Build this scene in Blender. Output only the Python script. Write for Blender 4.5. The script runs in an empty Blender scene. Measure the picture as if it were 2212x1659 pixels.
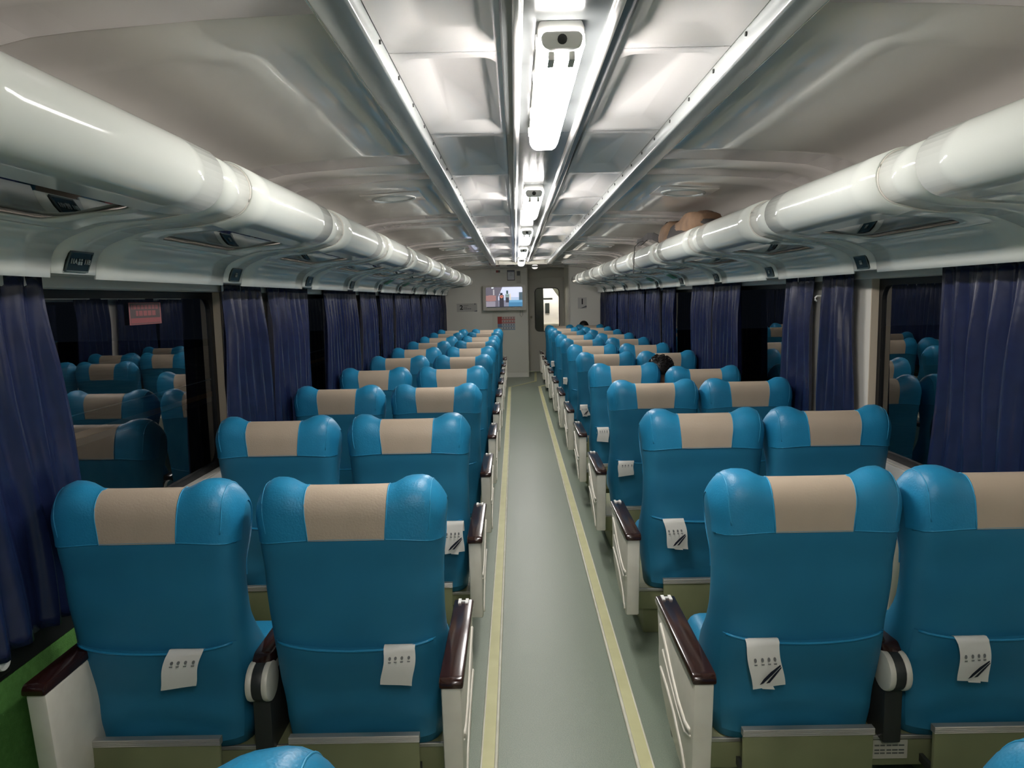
import bpy, bmesh, math, random
from math import sin, cos, pi, radians, sqrt
from mathutils import Matrix, Vector

scene = bpy.context.scene
COL = scene.collection

# ------------------------------------------------------------------ camera
H = 1.62
cam_d = bpy.data.cameras.new('camera')
cam = bpy.data.objects.new('camera', cam_d)
COL.objects.link(cam)
cam_d.sensor_fit = 'HORIZONTAL'
cam_d.sensor_width = 36.0
cam_d.lens = 1600.0 / 2212.0 * 36.0
cam_d.clip_start = 0.02
cam.matrix_world = (Matrix.Translation((-0.15, 0, H)) @ Matrix.Rotation(radians(0.345), 4, 'Z')
                    @ Matrix.Rotation(pi / 2 - radians(6.572), 4, 'X') @ Matrix.Rotation(radians(-1.15), 4, 'Z'))
scene.camera = cam

# ------------------------------------------------------------------ world (night), exposure
world = bpy.data.worlds.new('night')
scene.world = world
world.use_nodes = True
world.node_tree.nodes['Background'].inputs[0].default_value = (0.01, 0.013, 0.02, 1)
world.node_tree.nodes['Background'].inputs[1].default_value = 0.25
scene.view_settings.view_transform = 'Standard'
scene.view_settings.look = 'None'
scene.view_settings.gamma = 1.0
scene.view_settings.use_curve_mapping = False
scene.view_settings.exposure = 0.0
scene.cycles.use_light_tree = False
scene.cycles.max_bounces = 8
scene.cycles.diffuse_bounces = 4
scene.cycles.glossy_bounces = 3
scene.cycles.transparent_max_bounces = 8
LAMP = 52.0          # emission of the ceiling lamp diffusers

# ------------------------------------------------------------------ materials
def lin(c):
    return tuple((x / 255 / 12.92) if x / 255 <= 0.04045 else ((x / 255 + 0.055) / 1.055) ** 2.4 for x in c) + (1.0,)

def mat(name, rgb, rough=0.5, spec=0.5, metal=0.0, bump=None, vary=None, coat=0.0, sheen=0.0, emit=None):
    """procedural principled material; bump=(scale, distance), vary=(scale, rgb2, amount)"""
    m = bpy.data.materials.new(name)
    m.use_nodes = True
    nt = m.node_tree
    b = nt.nodes['Principled BSDF']
    b.inputs['Base Color'].default_value = lin(rgb)
    b.inputs['Roughness'].default_value = rough
    b.inputs['Specular IOR Level'].default_value = spec
    b.inputs['Metallic'].default_value = metal
    b.inputs['Coat Weight'].default_value = coat
    b.inputs['Coat Roughness'].default_value = 0.05
    b.inputs['Sheen Weight'].default_value = sheen
    if emit:
        b.inputs['Emission Color'].default_value = lin(emit[0])
        b.inputs['Emission Strength'].default_value = emit[1]
    tc = nt.nodes.new('ShaderNodeTexCoord')
    if vary:
        n = nt.nodes.new('ShaderNodeTexNoise')
        n.inputs['Scale'].default_value = vary[0]
        n.inputs['Detail'].default_value = 2
        nt.links.new(tc.outputs['Object'], n.inputs['Vector'])
        r = nt.nodes.new('ShaderNodeMapRange')
        r.inputs['From Min'].default_value = 0.35
        r.inputs['From Max'].default_value = 0.65
        r.inputs['To Max'].default_value = vary[2]
        nt.links.new(n.outputs['Fac'], r.inputs['Value'])
        x = nt.nodes.new('ShaderNodeMix')
        x.data_type = 'RGBA'
        x.inputs[6].default_value = lin(rgb)
        x.inputs[7].default_value = lin(vary[1])
        nt.links.new(r.outputs['Result'], x.inputs[0])
        nt.links.new(x.outputs[2], b.inputs['Base Color'])
    if bump:
        n = nt.nodes.new('ShaderNodeTexNoise')
        n.inputs['Scale'].default_value = bump[0]
        n.inputs['Detail'].default_value = 1
        nt.links.new(tc.outputs['Object'], n.inputs['Vector'])
        bp = nt.nodes.new('ShaderNodeBump')
        bp.inputs['Strength'].default_value = 1.0
        bp.inputs['Distance'].default_value = bump[1]
        nt.links.new(n.outputs['Fac'], bp.inputs['Height'])
        nt.links.new(bp.outputs['Normal'], b.inputs['Normal'])
    return m

def glass_mat(name, tint, boost=1.0, rough=0.0):
    m = bpy.data.materials.new(name)
    m.use_nodes = True
    nt = m.node_tree
    nt.nodes.clear()
    out = nt.nodes.new('ShaderNodeOutputMaterial')
    mix = nt.nodes.new('ShaderNodeMixShader')
    t = nt.nodes.new('ShaderNodeBsdfTransparent')
    t.inputs[0].default_value = (*tint, 1)
    g = nt.nodes.new('ShaderNodeBsdfGlossy')
    g.inputs['Roughness'].default_value = rough
    fr = nt.nodes.new('ShaderNodeFresnel')
    fr.inputs['IOR'].default_value = 1.52
    mu = nt.nodes.new('ShaderNodeMath')
    mu.operation = 'MULTIPLY'
    mu.use_clamp = True
    mu.inputs[1].default_value = boost
    nt.links.new(fr.outputs[0], mu.inputs[0])
    nt.links.new(mu.outputs[0], mix.inputs[0])
    nt.links.new(t.outputs[0], mix.inputs[1])
    nt.links.new(g.outputs[0], mix.inputs[2])
    nt.links.new(mix.outputs[0], out.inputs[0])
    return m

def paint_mat(name, emit=0.0, rough=0.5):
    m = bpy.data.materials.new(name)
    m.use_nodes = True
    nt = m.node_tree
    b = nt.nodes['Principled BSDF']
    a = nt.nodes.new('ShaderNodeAttribute')
    a.attribute_name = 'Col'
    nt.links.new(a.outputs['Color'], b.inputs['Base Color'])
    b.inputs['Roughness'].default_value = rough
    if emit:
        nt.links.new(a.outputs['Color'], b.inputs['Emission Color'])
        b.inputs['Emission Strength'].default_value = emit
    return m

M = dict(
    blue=mat('blue_leatherette', (36, 134, 176), 0.40, 0.45, bump=(180, 0.0006), vary=(9, (32, 124, 166), 0.6)),
    blue_lower=mat('blue_leatherette_lower', (40, 120, 154), 0.5, 0.35, bump=(7, 0.005), vary=(6, (36, 112, 146), 0.6)),
    piping=mat('blue_piping', (48, 148, 190), 0.4),
    beige=mat('beige_leatherette', (186, 170, 150), 0.5, 0.4, bump=(160, 0.0005), vary=(5, (176, 160, 140), 0.6)),
    white_plastic=mat('cream_plastic', (222, 218, 204), 0.35, 0.5, vary=(14, (210, 205, 190), 0.6)),
    rack=mat('glossy_white_laminate', (226, 230, 222), 0.09, 0.55, bump=(2.2, 0.003)),
    ceiling=mat('glossy_ceiling_laminate', (234, 227, 221), 0.055, 0.5, bump=(2.0, 0.0035)),
    tray=mat('pressed_light_tray', (230, 226, 222), 0.16, 0.6, bump=(4, 0.002)),
    strip_grey=mat('grey_lamp_strip', (104, 107, 107), 0.2, 0.5, bump=(4, 0.0015)),
    rail=mat('painted_rail', (176, 180, 178), 0.25, 0.5, metal=0.2),
    alu=mat('brushed_aluminium', (190, 188, 180), 0.32, 0.5, metal=0.7),
    chrome=mat('bright_metal', (225, 222, 215), 0.15, 0.5, metal=0.9),
    brown=mat('dark_brown_lacquer', (52, 26, 20), 0.16, 0.55, vary=(10, (34, 18, 15), 0.8)),
    olive=mat('olive_paint', (128, 132, 96), 0.5, 0.4, vary=(6, (112, 116, 84), 0.6)),
    dark=mat('dark_grey_plastic', (46, 48, 46), 0.45),
    black=mat('black_rubber', (16, 17, 18), 0.5),
    floor=mat('speckled_green_vinyl', (134, 144, 126), 0.34, 0.45, bump=(300, 0.0005), vary=(240, (116, 130, 114), 0.9)),
    strip=mat('worn_cream_strip', (206, 204, 154), 0.45, 0.4, vary=(9, (192, 190, 138), 0.6)),
    strip_edge=mat('white_strip_edge', (226, 224, 206), 0.4, vary=(12, (206, 202, 180), 0.6)),
    wall=mat('white_wall_panel', (224, 220, 210), 0.28, 0.45),
    wall_end=mat('grey_white_end_panel', (240, 238, 226), 0.35, 0.45),
    door=mat('grey_door_paint', (196, 193, 182), 0.4, 0.45),
    dado=mat('green_wall_carpet', (90, 142, 72), 0.85, 0.2, bump=(260, 0.002), vary=(60, (80, 128, 62), 0.8)),
    reveal=mat('cream_window_lining', (204, 190, 168), 0.45),
    curtain=mat('navy_satin', (27, 37, 72), 0.27, 0.75, bump=(38, 0.0006), vary=(12, (22, 31, 62), 0.8)),
    glass=glass_mat('window_glass', (0.75, 0.8, 0.78), 0.28),
    smoked=glass_mat('smoked_glass', (0.06, 0.06, 0.06), 1.2, 0.02),
    paper=mat('white_paper', (226, 224, 216), 0.7, 0.3, bump=(30, 0.001)),
    ink=mat('dark_navy_ink', (18, 22, 40), 0.6),
    ink_grey=mat('grey_ink', (120, 120, 118), 0.6),
    red=mat('red_plastic', (206, 58, 40), 0.4),
    green_sticker=mat('green_sticker', (30, 128, 74), 0.45),
    plate=mat('dark_plate', (26, 38, 40), 0.25),
    plate_rim=mat('plate_rim', (90, 104, 104), 0.3, metal=0.5),
    lettering=mat('pale_lettering', (150, 158, 154), 0.5),
    lamp=mat('lamp_diffuser', (250, 250, 245), 0.4, emit=((255, 250, 247), LAMP)),
    dome=mat('glowing_dome_cover', (250, 250, 245), 0.4, emit=((255, 250, 244), 0.9)),  # glow added to a white dome that is no known lamp
    lamp_body=mat('lamp_housing_grey', (205, 205, 200), 0.4),
    lamp_clip=mat('lamp_clip', (238, 238, 232), 0.35),
    hair=mat('black_hair', (18, 16, 15), 0.55, 0.3),
    skin=mat('brown_skin', (150, 104, 78), 0.5),
    shirt=mat('dark_shirt', (46, 48, 56), 0.8),
    trousers=mat('dark_trousers', (36, 38, 46), 0.8),
    bag_brown=mat('tan_canvas', (136, 108, 84), 0.75, 0.3, bump=(60, 0.002), vary=(7, (104, 82, 64), 0.9)),
    bag_dark=mat('charcoal_canvas', (54, 50, 48), 0.75, 0.3, bump=(60, 0.002)),
    ground=mat('trackside_ballast', (48, 46, 42), 0.9, 0.2, vary=(4, (30, 29, 27), 0.9)),
    platform=mat('platform_concrete', (96, 92, 84), 0.8, 0.2, vary=(2, (74, 70, 64), 0.9)),
    yellow=mat('ochre_line_paint', (196, 146, 78), 0.6),
    out_lamp=mat('platform_lamp_glow', (255, 255, 250), 0.4, emit=((255, 250, 235), 30.0)),
    paint=paint_mat('printed_sheet'),
    screen=paint_mat('lit_screen', 1.05, 0.2),
    vest=mat('vestibule_white', (238, 226, 220), 0.4),
)

M['screen'].cycles.emission_sampling = 'NONE'

# ------------------------------------------------------------------ mesh helpers
def mesh_from(name, verts, faces, m, smooth=False, merge=0.0):
    me = bpy.data.meshes.new(name)
    me.from_pydata([tuple(v) for v in verts], [], faces)
    bm = bmesh.new()
    bm.from_mesh(me)
    if merge:
        bmesh.ops.remove_doubles(bm, verts=bm.verts, dist=merge)
        bad = [f for f in bm.faces if f.calc_area() < 1e-10]
        bmesh.ops.delete(bm, geom=bad, context='FACES')
    bmesh.ops.recalc_face_normals(bm, faces=bm.faces)
    for f in bm.faces:
        f.smooth = smooth
    bm.to_mesh(me)
    bm.free()
    if m:
        me.materials.append(M[m])
    return me

class MB:
    """collects primitives into one mesh"""
    def __init__(self):
        self.v, self.f = [], []
    def add(self, v, f):
        n = len(self.v)
        self.v += [tuple(p) for p in v]
        self.f += [tuple(i + n for i in q) for q in f]
        return self
    def box(self, x0, x1, y0, y1, z0, z1):
        v = [(x, y, z) for z in (z0, z1) for y in (y0, y1) for x in (x0, x1)]
        return self.add(v, [(0, 2, 3, 1), (4, 5, 7, 6), (0, 1, 5, 4), (2, 6, 7, 3), (0, 4, 6, 2), (1, 3, 7, 5)])
    def prism(self, pts, axis, a, b):
        """extrude a 2-D polygon along an axis; pts are the other two coordinates in xyz order"""
        n = len(pts)
        def P(p, t):
            return {'x': (t, p[0], p[1]), 'y': (p[0], t, p[1]), 'z': (p[0], p[1], t)}[axis]
        v = [P(p, a) for p in pts] + [P(p, b) for p in pts]
        f = [tuple(range(n)), tuple(range(2 * n - 1, n - 1, -1))]
        f += [(i, (i + 1) % n, n + (i + 1) % n, n + i) for i in range(n)]
        return self.add(v, f)
    def tube(self, pts, r, n=6, closed=False):
        pts = [Vector(p) for p in pts]
        v, f = [], []
        for i, p in enumerate(pts):
            d = (pts[min(i + 1, len(pts) - 1)] - pts[max(i - 1, 0)])
            if d.length < 1e-9:
                d = Vector((0, 0, 1))
            d.normalize()
            up = Vector((0, 0, 1)) if abs(d.z) < 0.9 else Vector((1, 0, 0))
            s = d.cross(up).normalized()
            t = s.cross(d)
            rr = r[i] if isinstance(r, (list, tuple)) else r
            v += [p + (s * cos(2 * pi * k / n) + t * sin(2 * pi * k / n)) * rr for k in range(n)]
        for i in range(len(pts) - 1):
            f += [(i * n + k, i * n + (k + 1) % n, (i + 1) * n + (k + 1) % n, (i + 1) * n + k) for k in range(n)]
        f += [tuple(range(n - 1, -1, -1)), tuple((len(pts) - 1) * n + k for k in range(n))]
        return self.add(v, f)
    def cyl(self, c, r, axis, h, n=20, r2=None):
        c = Vector(c)
        ax = {'x': Vector((1, 0, 0)), 'y': Vector((0, 1, 0)), 'z': Vector((0, 0, 1))}[axis]
        return self.tube([c - ax * h / 2, c + ax * h / 2], [r, r if r2 is None else r2], n)
    def mesh(self, name, m, smooth=False, bevel=0.0, seg=2):
        me = mesh_from(name, self.v, self.f, m, smooth)
        if bevel:
            bm = bmesh.new()
            bm.from_mesh(me)
            ed = [e for e in bm.edges if len(e.link_faces) == 2 and e.calc_face_angle(0) > 0.5]
            bmesh.ops.bevel(bm, geom=ed, offset=bevel, segments=seg, affect='EDGES', profile=0.5)
            for f in bm.faces:
                f.smooth = True
            bm.to_mesh(me)
            bm.free()
            try:
                me.set_sharp_from_angle(angle=radians(35))
            except Exception:
                pass
        return me

def link(name, data, parent=None, loc=(0, 0, 0), rot=(0, 0, 0)):
    o = bpy.data.objects.new(name, data)
    COL.objects.link(o)
    o.parent = parent
    o.location = loc
    o.rotation_euler = rot
    return o

def tag(o, label=None, cat=None, group=None, kind=None):
    if label: o['label'] = label
    if cat: o['category'] = cat
    if group: o['group'] = group
    if kind: o['kind'] = kind
    return o

def empty(name, loc=(0, 0, 0), rot=(0, 0, 0)):
    return link(name, None, None, loc, rot)

def orient(me, ref, want):
    """flip the mesh so that the face nearest ref looks along want"""
    ref, want = Vector(ref), Vector(want)
    p = min(me.polygons, key=lambda q: (q.center - ref).length)
    if p.normal.dot(want) < 0:
        me.flip_normals()
    return me

def solid(o, t, off=-1):
    s = o.modifiers.new('thickness', 'SOLIDIFY')
    s.thickness = t
    s.offset = off
    return o

def lerp(a, b, t): return a + (b - a) * t
def sst(a, b, x):
    t = max(0.0, min(1.0, (x - a) / (b - a)))
    return t * t * (3 - 2 * t)
def interp(tab, x):
    if x <= tab[0][0]: return tab[0][1]
    for (x0, y0), (x1, y1) in zip(tab, tab[1:]):
        if x <= x1:
            t = (x - x0) / (x1 - x0)
            t = t * t * (3 - 2 * t)
            return lerp(y0, y1, t)
    return tab[-1][1]

def rrect(cx, cy, hx, hy, r, n=6):
    pts = []
    for (sx, sy, a0) in ((1, 1, 0), (-1, 1, pi / 2), (-1, -1, pi), (1, -1, 3 * pi / 2)):
        for k in range(n + 1):
            a = a0 + pi / 2 * k / n
            pts.append((cx + sx * (hx - r) + r * cos(a), cy + sy * (hy - r) + r * sin(a)))
    return pts

def hole_ring(x0, x1, y0, y1, hx0, hx1, hy0, hy1, r, n=5):
    """faces between an outer rectangle and a rounded-rectangle hole: verts2d, faces, inner loop indices"""
    inner = rrect((hx0 + hx1) / 2, (hy0 + hy1) / 2, (hx1 - hx0) / 2, (hy1 - hy0) / 2, r, n)
    cx, cy = (hx0 + hx1) / 2, (hy0 + hy1) / 2
    outer = []
    corners = [(x1, y1), (x0, y1), (x0, y0), (x1, y0)]
    for q in range(4):
        for k in range(n + 1):
            p = inner[q * (n + 1) + k]
            c = corners[q]
            t = k / n
            if q == 0: o = (x1, lerp(p[1], y1, 2 * t)) if t < .5 else (lerp(x1, p[0], 2 * t - 1), y1)
            elif q == 1: o = (lerp(p[0], x0, 2 * t), y1) if t < .5 else (x0, lerp(y1, p[1], 2 * t - 1))
            elif q == 2: o = (x0, lerp(p[1], y0, 2 * t)) if t < .5 else (lerp(x0, p[0], 2 * t - 1), y0)
            else: o = (lerp(p[0], x1, 2 * t), y0) if t < .5 else (x1, lerp(y0, p[1], 2 * t - 1))
            outer.append(o)
    N = len(inner)
    # make sure the rectangle corners are present
    mid = n // 2 if n % 2 == 0 else None
    faces = [(i, (i + 1) % N, N + (i + 1) % N, N + i) for i in range(N)]
    if mid is not None:
        for q in range(4):
            outer[q * (n + 1) + mid] = corners[q]
    return outer + inner, faces, list(range(N, 2 * N))

def painted(name, w, h, nx, nz, fn, m='paint', parent=None, loc=(0, 0, 0), rot=(0, 0, 0)):
    """flat printed sheet facing -Y, origin at its centre; fn(u, v) -> sRGB with v upwards"""
    v = [(-w / 2 + w * i / nx, 0, -h / 2 + h * j / nz) for j in range(nz + 1) for i in range(nx + 1)]
    f = [(j * (nx + 1) + i, j * (nx + 1) + i + 1, (j + 1) * (nx + 1) + i + 1, (j + 1) * (nx + 1) + i)
         for j in range(nz) for i in range(nx)]
    me = bpy.data.meshes.new(name)
    me.from_pydata(v, [], f)
    at = me.color_attributes.new('Col', 'FLOAT_COLOR', 'CORNER')
    buf = []
    for j in range(nz):
        for i in range(nx):
            buf += list(lin(fn((i + .5) / nx, (j + .5) / nz))) * 4
    at.data.foreach_set('color', buf)
    me.materials.append(M[m])
    return link(name, me, parent, loc, rot)

def text_mesh(name, s, size, m, extrude=0.0006):
    c = bpy.data.curves.new(name, 'FONT')
    c.body = s
    c.size = size
    c.align_x = 'CENTER'
    c.align_y = 'CENTER'
    c.extrude = extrude
    c.resolution_u = 3
    c.offset = size * .035
    o = bpy.data.objects.new(name, c)
    COL.objects.link(o)
    dg = bpy.context.evaluated_depsgraph_get()
    me = bpy.data.meshes.new_from_object(o.evaluated_get(dg))
    bpy.data.objects.remove(o)
    bpy.data.curves.remove(c)
    me.name = name
    me.materials.clear()
    me.materials.append(M[m])
    return me

P = 1.2
def rowY(k): return P * (k + 0.715) if k else .70
Y0, Y1 = -3.4, 15.3          # saloon ends
WX = 1.615                   # inner face of the side walls
CZ = 2.24                    # ceiling height
CC = -0.02                   # ceiling centre line
ORD = ['', 'first', 'second', 'third', 'fourth', 'fifth', 'sixth', 'seventh', 'eighth', 'ninth', 'tenth', 'eleventh', 'twelfth']

# ------------------------------------------------------------------ SETTING: floor, walls
fl = link('floor', MB().box(-WX - .1, WX + .1, Y0 - .2, 17.6, -0.06, 0).mesh('floor', 'floor'))
tag(fl, 'grey green speckled vinyl floor of the carriage', kind='structure')

for n, s in ((1, -1), (2, 1)):
    b = MB()
    yend = 13.55
    b.prism([(s * .252, Y0), (s * .252, yend), (s * .296, yend), (s * .296, Y0)], 'z', 0.0, 0.006)
    if s < 0:   # the left strip bends across to the door
        b.prism([(-.296, 13.50), (-.252, 13.55), (.215, 14.38), (.20, 14.46)], 'z', 0.0, 0.0055)
        b.prism([(.20, 14.40), (.25, 14.42), (.30, 16.2), (.255, 16.2)], 'z', 0.0, 0.0055)
    else:
        b.prism([(.296, 13.50), (.252, 13.55), (.42, 13.86), (.47, 13.86)], 'z', 0.0, 0.0055)
    t = tag(link('trim_%d' % n, b.mesh('trim', 'strip')), 'worn cream floor strip %s of the aisle' % ('left' if s < 0 else 'right'), kind='structure')
    link('edge_bead', MB().tube([(s * .247, Y0, .004), (s * .247, yend, .004)], .0075, 6).mesh('edge_bead', 'strip_edge', True), t)
    link('edge_bead', MB().tube([(s * .299, Y0, .003), (s * .299, yend, .003)], .0045, 6).mesh('edge_bead', 'strip_edge', True), t)

KY = 1.05                    # window bay pitch 2.52 m
CX = 1.575                   # curtain line
WIN = [(q * KY, h_ * KY) for q, h_ in ((0.40, .72), (2.8, .72), (5.2, .72), (7.6, .72), (10.0, .72), (12.4, .72), (14.05, .38))]
ZS, ZT = 0.812, 1.680
def side_wall(side, s):
    b = MB()
    xo = s * (WX + .06)
    a, c = sorted((s * WX, xo))
    b.box(a, c, Y0, Y1 + .1, ZT, 2.3)
    b.box(a, c, Y0, Y1 + .1, 0.0, ZS)
    y = Y0
    for (wc, hw) in WIN:
        b.box(a, c, y, wc - hw, ZS, ZT)
        y = wc + hw
    b.box(a, c, y, Y1 + .1, ZS, ZT)
    w = tag(link('wall_' + side, b.mesh('wall', 'wall')), 'white panelled %s side wall of the carriage' % side, kind='structure')
    a, c = sorted((s * (WX - .008), s * WX))
    link('dado', MB().box(a, c, Y0, Y1, 0.0, .59).mesh('dado', 'dado'), w)
    a, c = sorted((s * (WX - .014), s * WX))
    link('dark_band', MB().box(a, c, Y0, Y1, .59, .71).mesh('dark_band', 'black'), w)
    a, c = sorted((s * (WX - .022), s * WX))
    link('window_ledge', MB().box(a, c, Y0, Y1, .71, ZS).mesh('window_ledge', 'wall', bevel=.008), w)
    # curtain rail and head band above the windows
    a, c = sorted((s * (WX - .03), s * WX))
    link('head_band', MB().box(a, c, Y0, Y1, ZT + .002, ZT + .05).mesh('head_band', 'wall', bevel=.006), w)
    r = MB().tube([(s * CX, Y0, 1.727), (s * CX, Y1, 1.727)], .008, 8)
    link('curtain_rail', r.mesh('curtain_rail', 'alu', True), w)
    return w
side_wall('left', -1)
side_wall('right', 1)

wn = 0
for s in (-1, 1):
    for (wc, hw) in WIN:
        if s > 0 and wc > 14: continue
        wn += 1
        x = s * (WX + .035)
        V, F, inner = hole_ring(wc - hw, wc + hw, ZS, ZT, wc - hw + .035, wc + hw - .035, ZS + .03, ZT - .03, .07, 6)
        v, f = [], []
        for d in (0, 1):
            v += [(x + s * d * .02, p[0], p[1]) for p in V]
        n = len(V)
        f = list(F) + [tuple(i + n for i in q) for q in F]
        f += [(inner[i], inner[(i + 1) % len(inner)], inner[(i + 1) % len(inner)] + n, inner[i] + n) for i in range(len(inner))]
        w = link('window_%d' % wn, mesh_from('window_frame', v, f, 'black'))
        tag(w, 'dark night window in the %s wall' % ('left' if s < 0 else 'right'), kind='structure')
        link('pane', mesh_from('pane', [(x + s * .012, wc - hw, ZS), (x + s * .012, wc + hw, ZS), (x + s * .012, wc + hw, ZT), (x + s * .012, wc - hw, ZT)],
                               [(0, 1, 2, 3)], 'glass'), w)
        for (yy0, yy1) in ((wc - hw - .0005, wc - hw + .006), (wc + hw - .006, wc + hw + .0005)):
            aa, cc = sorted((s * (WX - .002), s * (WX + .034)))
            link('lining', MB().box(aa, cc, yy0, yy1, ZS, ZT).mesh('lining', 'reveal'), w)

# end walls ------------------------------------------------------
DX0, DX1, YD, YR = .117, .93, 16.32, 14.9
b = MB().box(-WX - .06, DX0, Y1, YD + .1, 0, 2.3)
wf = tag(link('wall_front', b.mesh('wall_front', 'wall_end')), 'pale grey end wall left of the door with a television', kind='structure')
pan = MB().box(-WX, -.62, Y1 - .006, Y1, .1, 2.235)
link('wall_panel', pan.mesh('wall_panel', 'wall_end', bevel=.003), wf)
link('wall_panel', MB().box(-.612, DX0 - .012, Y1 - .006, Y1, .1, 2.15).mesh('wall_panel', 'wall_end', bevel=.003), wf)
link('wall_panel', MB().box(-.612, DX0 - .012, Y1 - .006, Y1, 2.156, 2.235).mesh('wall_panel', 'wall_end', bevel=.003), wf)
link('corner_strip', MB().box(DX0 - .012, DX0 + .004, Y1 - .012, Y1 + .01, 0, 2.235).mesh('corner_strip', 'white_plastic', bevel=.003), wf)
b = MB().box(DX1, WX + .06, YR, YD + .1, 0, 2.3)
wr = tag(link('wall_front_right', b.mesh('wall_front', 'wall_end')), 'pale grey end wall right of the door', kind='structure')
link('corner_strip', MB().box(DX1 - .004, DX1 + .02, YR - .01, YR + .01, 0, 2.235).mesh('corner_strip', 'white_plastic', bevel=.003), wr)
tag(link('wall_back', MB().box(-WX - .06, WX + .06, Y0 - .1, Y0, 0, 2.3).mesh('wall_back', 'wall_end')), 'pale end wall behind the viewpoint', kind='structure')

# door with its window at the end of the recess
wx0, wx1, wz0, wz1 = .295, .815, .90, 1.83
V, F, inner = hole_ring(DX0, DX1, 0.02, 2.06, wx0, wx1, wz0, wz1, .09, 6)
v = [(p[0], YD, p[1]) for p in V] + [(p[0], YD + .04, p[1]) for p in V]
n = len(V)
f = list(F) + [tuple(i + n for i in q) for q in F] + [(inner[i], inner[(i + 1) % len(inner)], inner[(i + 1) % len(inner)] + n, inner[i] + n) for i in range(len(inner))]
dr = tag(link('door_1', mesh_from('door', v, f, 'door')), 'grey sliding door with a tall rounded window at the end', kind='structure')
link('door_pane', MB().box(wx0 - .01, wx1 + .01, YD + .018, YD + .022, wz0 - .01, wz1 + .01).mesh('door_pane', 'glass'), dr)
g = MB()
rr = rrect((wx0 + wx1) / 2, (wz0 + wz1) / 2, (wx1 - wx0) / 2 + .004, (wz1 - wz0) / 2 + .004, .09, 6)
g.tube([(p[0], YD - .004, p[1]) for p in rr + rr[:1]], .010, 6)
link('window_seal', g.mesh('window_seal', 'black', True), dr)
link('door_lock', MB().cyl((.205, YD - .012, 1.21), .026, 'y', .024, 16).mesh('door_lock', 'chrome', True), dr)
link('transom', MB().box(DX0, DX1, YD - .02, YD + .04, 2.06, 2.3).mesh('transom', 'door', bevel=.004), dr)
link('jamb', MB().box(.885, DX1 - .001, YD - .05, YD, 0, 2.06).mesh('jamb', 'door', bevel=.004), dr)
# vestibule behind the door: white lit panel, dark sliding leaf, bellows frame
vs = tag(link('wall_vestibule', MB().box(-.3, 1.6, 17.55, 17.6, 0, 2.3).mesh('wall_vestibule', 'vest')), 'bright white vestibule wall seen through the door window', kind='structure')
link('dark_leaf', MB().box(.0, .50, 16.9, 16.93, 0, 2.25).mesh('dark_leaf', 'dark', bevel=.004), vs)
link('bellows_frame', MB().prism([(.60, 2.3), (.60, 1.98), (.86, 1.62), (.86, .98), (.80, .98), (.80, .78), (.92, .78), (1.5, .78), (1.5, 2.3)], 'y', 16.95, 17.0).mesh('bellows_frame', 'door'), vs)
link('notice', MB().box(.56, .66, 17.53, 17.55, 1.26, 1.5).mesh('notice', 'dark'), vs)
link('grab_bar', MB().box(.50, .72, 17.2, 17.23, 1.58, 1.62).mesh('grab_bar', 'dark', bevel=.004), vs)
link('shelf_edge', MB().box(.50, .9, 17.48, 17.55, .99, 1.02).mesh('shelf_edge', 'white_plastic'), vs)
link('shelf_edge', MB().box(.50, .82, 17.46, 17.55, .84, .87).mesh('shelf_edge', 'door'), vs)
link('side_panel', MB().box(1.55, 1.6, 16.42, 17.6, 0, 2.3).mesh('side_panel', 'vest'), vs)
link('side_panel', MB().box(-.35, -.3, 16.42, 17.6, 0, 2.3).mesh('side_panel', 'vest'), vs)
link('soffit', MB().box(-.35, 1.6, 16.42, 17.6, 2.3, 2.35).mesh('soffit', 'vest'), vs)
link('lamp_panel', MB().box(.3, .9, 16.9, 17.3, 2.27, 2.3).mesh('lamp_panel', 'lamp'), vs)

# ------------------------------------------------------------------ SETTING: ceiling
ce = tag(link('ceiling', MB().box(-WX - .06, WX + .06, Y0, YD + .1, 2.32, 2.38).mesh('ceiling', 'wall')), 'glossy white carriage ceiling with a central light channel', kind='structure')
cprof = [(.535, CZ), (.8, CZ - .008), (1.08, CZ - .026), (1.19, CZ - .037), (1.27, CZ - .055), (1.35, CZ - .09), (1.43, CZ - .15), (1.51, CZ - .24), (1.575, CZ - .34), (1.61, CZ - .44)]
seams = []
y = 3.48 - 2.22 * 3
while y < Y1:
    seams += [y, y + .42]
    y += 2.22
cuts = [Y0] + [q for q in seams if Y0 < q < 15.2] + [Y1]
for s in (-1, 1):
    for a, c in zip(cuts, cuts[1:]):
        ns = max(2, int((c - a) / .25))
        prof = [(s * x if i else s * x + CC, z) for i, (x, z) in enumerate(cprof)]
        v = [(p[0], lerp(a + .002, c - .002, j / ns), p[1]) for j in range(ns + 1) for p in prof]
        m_ = len(prof)
        f = [(j * m_ + i, j * m_ + i + 1, (j + 1) * m_ + i + 1, (j + 1) * m_ + i) for j in range(ns) for i in range(m_ - 1)]
        solid(link('ceiling_panel', orient(mesh_from('ceiling_panel', v, f, 'ceiling', True), (s * .8, a, CZ), (0, 0, -1)), ce), .012, -1)
# flat infill beyond the light channel
YE = 13.2
link('ceiling_panel', MB().box(CC - .535, CC + .535, YE + .05, YR + 1.5, CZ, CZ + .02).mesh('ceiling_panel', 'ceiling'), ce)
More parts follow.
